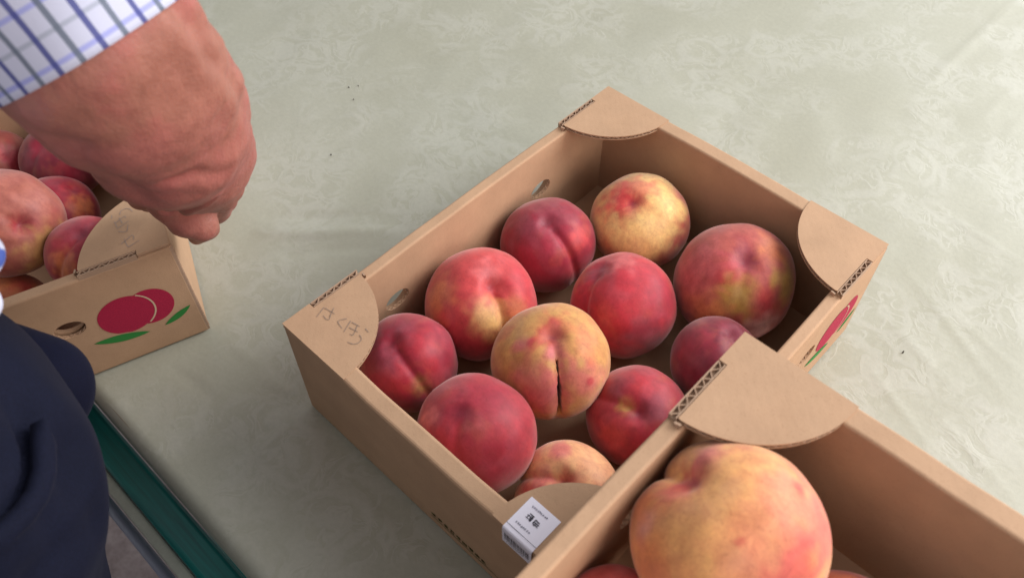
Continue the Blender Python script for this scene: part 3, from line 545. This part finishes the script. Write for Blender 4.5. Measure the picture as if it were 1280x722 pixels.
def make_peach(i, d):
    R = d['R']; z = np.array(d['dim'], float); z /= np.linalg.norm(z)
    s = np.array(d['sut'], float); x = s - z * (s @ z); x /= np.linalg.norm(x); y = np.cross(z, x)
    NT, NP = (110, 150) if R > .036 or d['crack'] else (84, 120)
    th = (np.arange(1, NT) / NT) ** 1.15 * PI
    u = np.linspace(-1, 1, NP, endpoint=False); ph = PI * np.sign(u) * np.abs(u) ** 1.7
    T, F = np.meshgrid(th, ph, indexing='ij')
    T = np.concatenate([[0.0], T.ravel(), [PI]]); F = np.concatenate([[0.0], F.ravel(), [0.0]])
    dirs = np.stack([np.sin(T) * np.cos(F), np.sin(T) * np.sin(F), np.cos(T)], 1)
    arc = np.sin(T) * np.abs(F)
    back = F * 0 + np.where(np.abs(F) > PI / 2, 1, 0)
    env = sstep((T - .02) / .25) * (1 - .85 * sstep((T - 1.3) / 1.2))
    gd, dd = d['gd'], d['dd']
    groove = gd * env * (.55 * np.exp(-(arc / .10) ** 2) + .45 * np.exp(-(arc / .32) ** 2))
    cav = dd * (.62 * np.exp(-(T / .17) ** 2) + .38 * np.exp(-(T / .42) ** 2))
    seed = i * 3.7
    lump = vnoise(dirs, 1.3, seed) * .042 + vnoise(dirs, 3.0, seed + 9) * .012 + vnoise(dirs, 9.0, seed + 2) * .002
    tip = .03 * np.exp(-((PI - T) / .25) ** 2)
    rad = R * (1.0 - groove - cav + lump + tip + .012 * np.exp(-((arc - .42) / .22) ** 2) * env)
    ck = 0
    if d['crack']:
        ck = np.exp(-((arc + .010 * np.sin(T * 11) + .006 * np.sin(T * 37 + 1)) / (.011 + .021 * np.clip((T - .45) / .8, 0, 1))) ** 4) * sstep((T - .42) / .15) * (1 - sstep((T - 1.45) / .25))
        rad = rad - R * .26 * ck
    B = np.stack([x, y, z], 0)
    Wd = dirs @ B                       # unit directions in world space
    V = Wd * rad[:, None]
    V[:, 2] *= .985
    ni = 0
    faces = []
    idx = 1 + np.arange((NT - 1) * NP).reshape(NT - 1, NP)
    for a in range(NP):
        faces.append((0, int(idx[0, a]), int(idx[0, (a + 1) % NP]))); faces.append((int(len(T) - 1), int(idx[-1, (a + 1) % NP]), int(idx[-1, a])))
    q = np.stack([idx[:-1], idx[1:], np.roll(idx, -1, 1)[1:], np.roll(idx, -1, 1)[:-1]], -1).reshape(-1, 4)
    faces += q.tolist()
    # skin colour
    n1 = vnoise(Wd, 2.2, seed + 3); n2 = vnoise(Wd, 6.0, seed + 5)
    streak = np.array([noise.noise((math.cos(f) * 5 * (.25 + math.sin(t)), math.sin(f) * 5 * (.25 + math.sin(t)), t * 1.1 + seed)) for t, f in zip(T, F)])
    base = PAL[d['base']]
    C_ = np.tile(base, (len(T), 1))
    redder = PAL['K'] if base[0] < .55 else PAL['S']
    w1 = sstep((n1 * 1.1 + streak * .8 + .02) * 1.3) * (.05 if d['calm'] else .32)
    C_ = C_ * (1 - w1[:, None]) + redder * w1[:, None]
    if base[0] < .5:
        w2 = sstep((-n1 + streak * .7 - .10) * 1.8) * .14
        C_ = C_ * (1 - w2[:, None]) + PAL['O'] * w2[:, None]
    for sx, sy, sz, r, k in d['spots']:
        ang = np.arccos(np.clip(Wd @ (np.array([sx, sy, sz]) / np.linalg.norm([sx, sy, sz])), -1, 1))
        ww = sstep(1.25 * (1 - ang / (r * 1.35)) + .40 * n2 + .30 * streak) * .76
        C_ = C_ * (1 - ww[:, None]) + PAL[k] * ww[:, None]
    # stem cavity shows a deeper tint, dull bloom elsewhere
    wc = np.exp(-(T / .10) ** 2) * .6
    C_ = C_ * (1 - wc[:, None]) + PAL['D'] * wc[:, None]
    bl = sstep((vnoise(Wd, 3.3, seed + 21) + .05) * 1.6) * .08
    C_ = C_ * (1 - bl[:, None]) + np.array([.42, .26, .30]) * bl[:, None]
    if d['crack']:
        C_ = C_ * (1 - ck[:, None]) + PAL['B'] * ck[:, None]
    C_ = C_ * (1 + .10 * n2[:, None])
    me = bpy.data.meshes.new('peach'); me.from_pydata(V.tolist(), [], faces); me.update()
    at = me.color_attributes.new('skin', 'FLOAT_COLOR', 'POINT')
    buf = np.ones((len(T), 4)); buf[:, :3] = np.clip(C_, 0, 1); at.data.foreach_set('color', buf.ravel())
    o = link('peach', me, PEACH, None, True)
    o.location = d['P']
    tag(o, d['label'], 'peach', {1: 'peaches in the middle box', 2: 'peaches in the left box', 3: 'peaches in the nearest box'}[d['box']])
    return o
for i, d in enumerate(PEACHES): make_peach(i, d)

# ------------------------------------------------------------------ organic bodies (smooth union of tapered capsules)
def sd_caps(P, chains, k_in, k_out):
    tot = None
    for ch in chains:
        cur = None
        for a, b in zip(ch, ch[1:]):
            A = np.array(a[:3]); Bv = np.array(b[:3]); AB = Bv - A
            t = np.clip((P - A) @ AB / (AB @ AB), 0, 1)
            dd = np.linalg.norm(P - A - t[:, None] * AB, axis=1) - (a[3] + (b[3] - a[3]) * t)
            cur = dd if cur is None else smin(cur, dd, k_in)
        tot = cur if tot is None else smin(tot, cur, k_out)
    return tot
def smin(a, b, k):
    h = np.clip(k - np.abs(a - b), 0, None) / k
    return np.minimum(a, b) - h * h * h * k / 6
def body_mesh(name, fn, seeds, vox):
    bm = bmesh.new()
    for x, y, z, r in seeds: bmesh.ops.create_icosphere(bm, subdivisions=3, radius=r * 1.03, matrix=Matrix.Translation((x, y, z)))
    me = bpy.data.meshes.new(name); bm.to_mesh(me); bm.free()
    o = bpy.data.objects.new(name, me); COL.objects.link(o)
    md = o.modifiers.new('r', 'REMESH'); md.mode = 'VOXEL'; md.voxel_size = vox
    dg = bpy.context.evaluated_depsgraph_get(); me2 = bpy.data.meshes.new_from_object(o.evaluated_get(dg))
    o.modifiers.clear(); o.data = me2
    n = len(me2.vertices); P = np.empty(n * 3); me2.vertices.foreach_get('co', P); P = P.reshape(-1, 3)
    ed = np.empty(len(me2.edges) * 2, int); me2.edges.foreach_get('vertices', ed); ed = ed.reshape(-1, 2)
    def relax(P, it):
        for _ in range(it):
            S_ = np.zeros_like(P); c_ = np.zeros(n); np.add.at(S_, ed[:, 0], P[ed[:, 1]]); np.add.at(S_, ed[:, 1], P[ed[:, 0]])
            np.add.at(c_, ed[:, 0], 1); np.add.at(c_, ed[:, 1], 1); P = .5 * P + .5 * S_ / c_[:, None]
        return P
    for rep in range(5):
        P = relax(P, 2 if rep < 4 else 1)
        for _ in range(3):
            e = 4e-4; f0 = fn(P)
            G = np.stack([(fn(P + np.eye(3)[k] * e) - f0) / e for k in range(3)], 1)
            G /= np.maximum(np.linalg.norm(G, axis=1), .3)[:, None]
            P = P - G * np.clip(f0, -.004, .004)[:, None]
    return o, me2, P, G
def balls(chs, n=6):
    out = []
    for ch in chs:
        for a, b in zip(ch, ch[1:]):
            for i in range(n + 1):
                t = i / n; out.append([a[k] + (b[k] - a[k]) * t for k in range(4)])
    return out
def poly_dist(P, line):
    best = np.full(len(P), 9.0)
    for a, b in zip(line, line[1:]):
        A = np.array(a); Bv = np.array(b); AB = Bv - A
        t = np.clip((P - A) @ AB / (AB @ AB), 0, 1); best = np.minimum(best, np.linalg.norm(P - A - t[:, None] * AB, axis=1))
    return best
person = thing('person', 'person in checked shirt and navy jacket at left, hand gripping the left box corner', 'person', (-.12, -.42, -.72))
PL = Vector(person.location)
def finish(o, me, P, name, m):
    me.vertices.foreach_set('co', (P - np.array(PL)).ravel()); me.update()
    me.materials.clear(); me.materials.append(m); me.polygons.foreach_set('use_smooth', [True] * len(me.polygons))
    o.name = name; o.parent = person
    return o
def skin_mat():
    m, nt, b = mat('skin', (.5, .25, .2, 1), .48, .4); v = coords(nt)
    n1 = noise_t(nt, v, 28, 4, .6); n2 = noise_t(nt, v, 160, 4, .65); n3 = noise_t(nt, v, 12, 2, .5)
    c = ramp(nt, n1, [(.3, lin('#8a5648')), (.5, lin('#9c6657')), (.7, lin('#a25e56'))])
    c = mix(nt, c, lin('#a4605a'), ramp(nt, n3, [(.45, g(0)), (.6, g(.6))]))
    c = mix(nt, c, ramp(nt, n2, [(.3, (.84, .80, .80, 1)), (.5, g(1)), (.75, (1.06, 1.05, 1.05, 1))]), .8, 'MULTIPLY')
    nt.links.new(c, b.inputs['Base Color'])
    b.inputs['Subsurface Weight'].default_value = .15; b.inputs['Subsurface Radius'].default_value = (.008, .003, .0015); b.inputs['Subsurface Scale'].default_value = .6
    vr = N(nt, 'ShaderNodeTexVoronoi'); vr.inputs['Scale'].default_value = 620; nt.links.new(v, vr.inputs['Vector'])
    st = noise_t(nt, coords(nt, 'Object', (1, 1, .35)), 240, 3, .6)
    bump(nt, b, mth(nt, 'ADD', mth(nt, 'MULTIPLY', vr.outputs['Distance'], .35), mth(nt, 'ADD', st, mth(nt, 'MULTIPLY', n1, 1.2))), .42, .0010)
    return m
chs = ARM + FINGERS
def arm_fn(P):
    a = sd_caps(P, ARM, .02, .022); f = sd_caps(P, FINGERS, .006, .003)
    return smin(a, f, .009)
o, me, P, G = body_mesh('body', arm_fn, balls(chs, 7), .0022)
dp = np.zeros(len(P))
for line, (wd, h) in zip(CREASE, ((.0040, .0030), (.0030, .0016), (.0045, .0016), (.006, .0014), (.0035, .0012), (.0022, .0022))):
    dp -= 1.3 * h * np.exp(-(poly_dist(P, line) / wd) ** 2) - .6 * h * np.exp(-((poly_dist(P, line) - 2.4 * wd) / (1.3 * wd)) ** 2)
dp += .0012 * vnoise(P, 28, 3.1) + .0007 * vnoise(P, 80, 5.0) + .0003 * vnoise(P, 200, 5.0)
finish(o, me, P + G * dp[:, None], 'body', skin_mat())

# sleeve: a tube round the forearm, stopping at a hem
def sleeve():
    a = np.array(ARM[0][0][:3]); b = np.array(ARM[0][1][:3]); c_ = np.array(ARM[0][2][:3])
    ax = (b - a) / np.linalg.norm(b - a)
    e1 = np.cross(ax, [0, 0, 1.0]); e1 /= np.linalg.norm(e1); e2 = np.cross(ax, e1)
    me = bpy.data.meshes.new('shirt_sleeve'); V = []; F = []; UV = []
    nu, nv = 96, 60; Lh = .0; hem = b + ax * .009
    for j in range(nv + 1):
        t = j / nv; s_ = t * .14
        for i in range(nu + 1):
            f = 2 * PI * i / nu
            rr = ARM[0][1][3] + .0058 + .04 * s_ + .0007 * math.sin(f * 5 + s_ * 60) + .0010 * noise.noise((math.cos(f) * 1.5, math.sin(f) * 1.5, s_ * 45))
            q = hem - ax * s_ + (e1 * math.cos(f) + e2 * math.sin(f)) * rr
            V.append(tuple(q - np.array(PL))); UV.append((f * .036, s_))
    for j in range(nv):
        for i in range(nu):
            k = j * (nu + 1) + i; F.append((k, k + 1, k + nu + 2, k + nu + 1))
    me.from_pydata(V, [], F); uvl = me.uv_layers.new(name='UVMap')
    for lp in me.loops: uvl.data[lp.index].uv = UV[lp.vertex_index]
    m, nt, b_ = mat('checked_shirt', g(.8), .75, .3)
    uv = N(nt, 'ShaderNodeUVMap'); sep = N(nt, 'ShaderNodeSeparateXYZ'); nt.links.new(uv.outputs[0], sep.inputs[0])
    def stripe(src, pitch, off, wd):
        ph = mth(nt, 'FRACT', mth(nt, 'ADD', mth(nt, 'DIVIDE', src, pitch), off))
        return mth(nt, 'LESS_THAN', mth(nt, 'ABSOLUTE', mth(nt, 'SUBTRACT', ph, .5)), wd / pitch / 2)
    U, Vv = sep.outputs[0], sep.outputs[1]
    c = (.50, .51, .63, 1)
    c = mix(nt, c, lin('#8f93ce'), mth(nt, 'MULTIPLY', stripe(Vv, .0190, .3, .0018), .8))
    c = mix(nt, c, lin('#9a9fae'), mth(nt, 'MULTIPLY', stripe(Vv, .0190, .8, .0016), .8))
    c = mix(nt, c, lin('#3b407f'), mth(nt, 'MULTIPLY', stripe(U, .0138, .25, .0018), .9))
    c = mix(nt, c, lin('#5d6675'), mth(nt, 'MULTIPLY', stripe(U, .0138, .75, .0018), .9))
    nt.links.new(c, b_.inputs['Base Color'])
    bump(nt, b_, noise_t(nt, coords(nt), 900, 2), .2, .0004)
    o = link('shirt_sleeve', me, m, person, True)
    md = o.modifiers.new('s', 'SOLIDIFY'); md.thickness = .0012; md.offset = 1
sleeve()

# jacket
def fabric(name, c0, c1):
    m, nt, b = mat(name, c0, .85, .12); v = coords(nt)
    nt.links.new(mix(nt, ramp(nt, noise_t(nt, v, 10, 3), [(.3, c0), (.7, c1)]), ramp(nt, noise_t(nt, v, 1600, 2, .5), [(.3, g(.6)), (.7, g(1.5))]), .7, 'MULTIPLY'), b.inputs['Base Color'])
    b.inputs['Sheen Weight'].default_value = .03; b.inputs['Sheen Roughness'].default_value = .4; b.inputs['Sheen Tint'].default_value = (.7, .7, 1, 1)
    bump(nt, b, noise_t(nt, v, 1300, 2, .5), .35, .0005)
    return m
NAVY = fabric('navy_cloth', (.0036, .0046, .0125, 1), (.0058, .0070, .018, 1))
J = JACKET[0]
JB = [[J, [-.06, -.40, .10, .15]], [J, [J[0] - .03, J[1] - .04, J[2] - .18, J[3] * .90]], [[-.06, -.40, .10, .15], [-.13, -.52, .38, .16]]]
o, me, P, G = body_mesh('jacket', lambda P: sd_caps(P, JB, .012, .012), balls(JB, 8), .0028)
dp = .004 * vnoise(P, 9, 2.2) + .0045 * (.5 - np.abs(vnoise(P * np.array([1, .6, .35]), 17, 6.1)) * 2) + .0012 * vnoise(P, 24, 4.4)
d_ = poly_dist(P, POCKET)
Cn = np.array(CAM['loc'])
pk = np.array(POCKET); mid = pk.mean(0)
dp += .0045 * np.exp(-(d_ / .0045) ** 2)
dp -= .0100 * np.exp(-(poly_dist(P, SLIT) / .0032) ** 2)
for ln in FOLDS: dp -= .006 * np.exp(-(poly_dist(P, ln) / .011) ** 2)
finish(o, me, P + G * dp[:, None], 'jacket', NAVY)
def pocket_lip():
    bm = bmesh.new(); Q = [Vector(q) for q in POCKET]; pts = []
    for a_, b_ in zip(Q, Q[1:]):
        for i_ in range(4): pts.append(a_.lerp(b_, i_ / 4))
    pts.append(Q[-1]); ctr = Vector(J[:3]); rings = []
    for i_, q in enumerate(pts):
        t_ = (pts[min(i_ + 1, len(pts) - 1)] - pts[max(i_ - 1, 0)]).normalized(); nn = (q - ctr).normalized(); sd2 = t_.cross(nn).normalized()
        wdt = .0052 * min(1, .25 + i_ * .22) 
        rings.append([bm.verts.new(q + nn * (.0030 + .0042 * math.sin(a_)) + sd2 * (wdt * math.cos(a_)) - PL) for a_ in np.arange(0, 6.28, PI / 5)])
    for r0, r1 in zip(rings, rings[1:]):
        for k in range(10): bm.faces.new((r0[k], r0[(k+1) % 10], r1[(k+1) % 10], r1[k]))
    from_bm('pocket_welt', bm, NAVY, person, True)
pocket_lip()
o, me, P, G = body_mesh('shirt_front', lambda P: sd_caps(P, FRONT, .008, .008), balls(FRONT, 8), .002)
sm_, nt_, b_ = mat('blue_white_check', (.6, .6, .75, 1), .75, .3)
nt_.links.new(ramp(nt_, noise_t(nt_, coords(nt_), 120, 1, .3), [(.47, (.60, .62, .76, 1)), (.53, lin('#4a5ea8'))]), b_.inputs['Base Color'])
finish(o, me, P, 'shirt_front', sm_)
LB = [[LOBE[0], LOBE[1]]]
o, me, P, G = body_mesh('jacket_hem', lambda P: sd_caps(P, LB, .02, .02), balls(LB, 8), .002)
P = P + G * (.0016 * vnoise(P, 30, 1.0))[:, None]
finish(o, me, P, 'jacket_hem', fabric('navy_lining', (.003, .0035, .012, 1), (.0045, .0055, .019, 1)))
TR = [[[-.06, -.36, .02, .125], [-.07, -.36, -.30, .09], [-.07, -.37, -.66, .06]], [[-.17, -.46, .02, .12], [-.22, -.48, -.30, .09], [-.24, -.48, -.66, .06]]]
o, me, P, G = body_mesh('trousers', lambda P: sd_caps(P, TR, .03, .04), balls(TR, 8), .008)
finish(o, me, P + G * (.003 * vnoise(P, 9, 8.0))[:, None], 'trousers', fabric('dark_trousers', (.012, .012, .018, 1), (.016, .016, .024, 1)))
for x, y in ((-.07, -.37), (-.24, -.48)):
    bm = bmesh.new(); bmesh.ops.create_icosphere(bm, subdivisions=3, radius=1)
    for v in bm.verts:
        q = v.co; v.co = Vector((q.x * .045 * (1 - .15 * q.y), q.y * .14 + .05, max(q.z, -.55) * .055 + .030)) + Vector((x, y, -.72)) - PL
    from_bm('shoe', bm, mat('black_leather', (.01, .01, .011, 1), .4)[0], person, True)
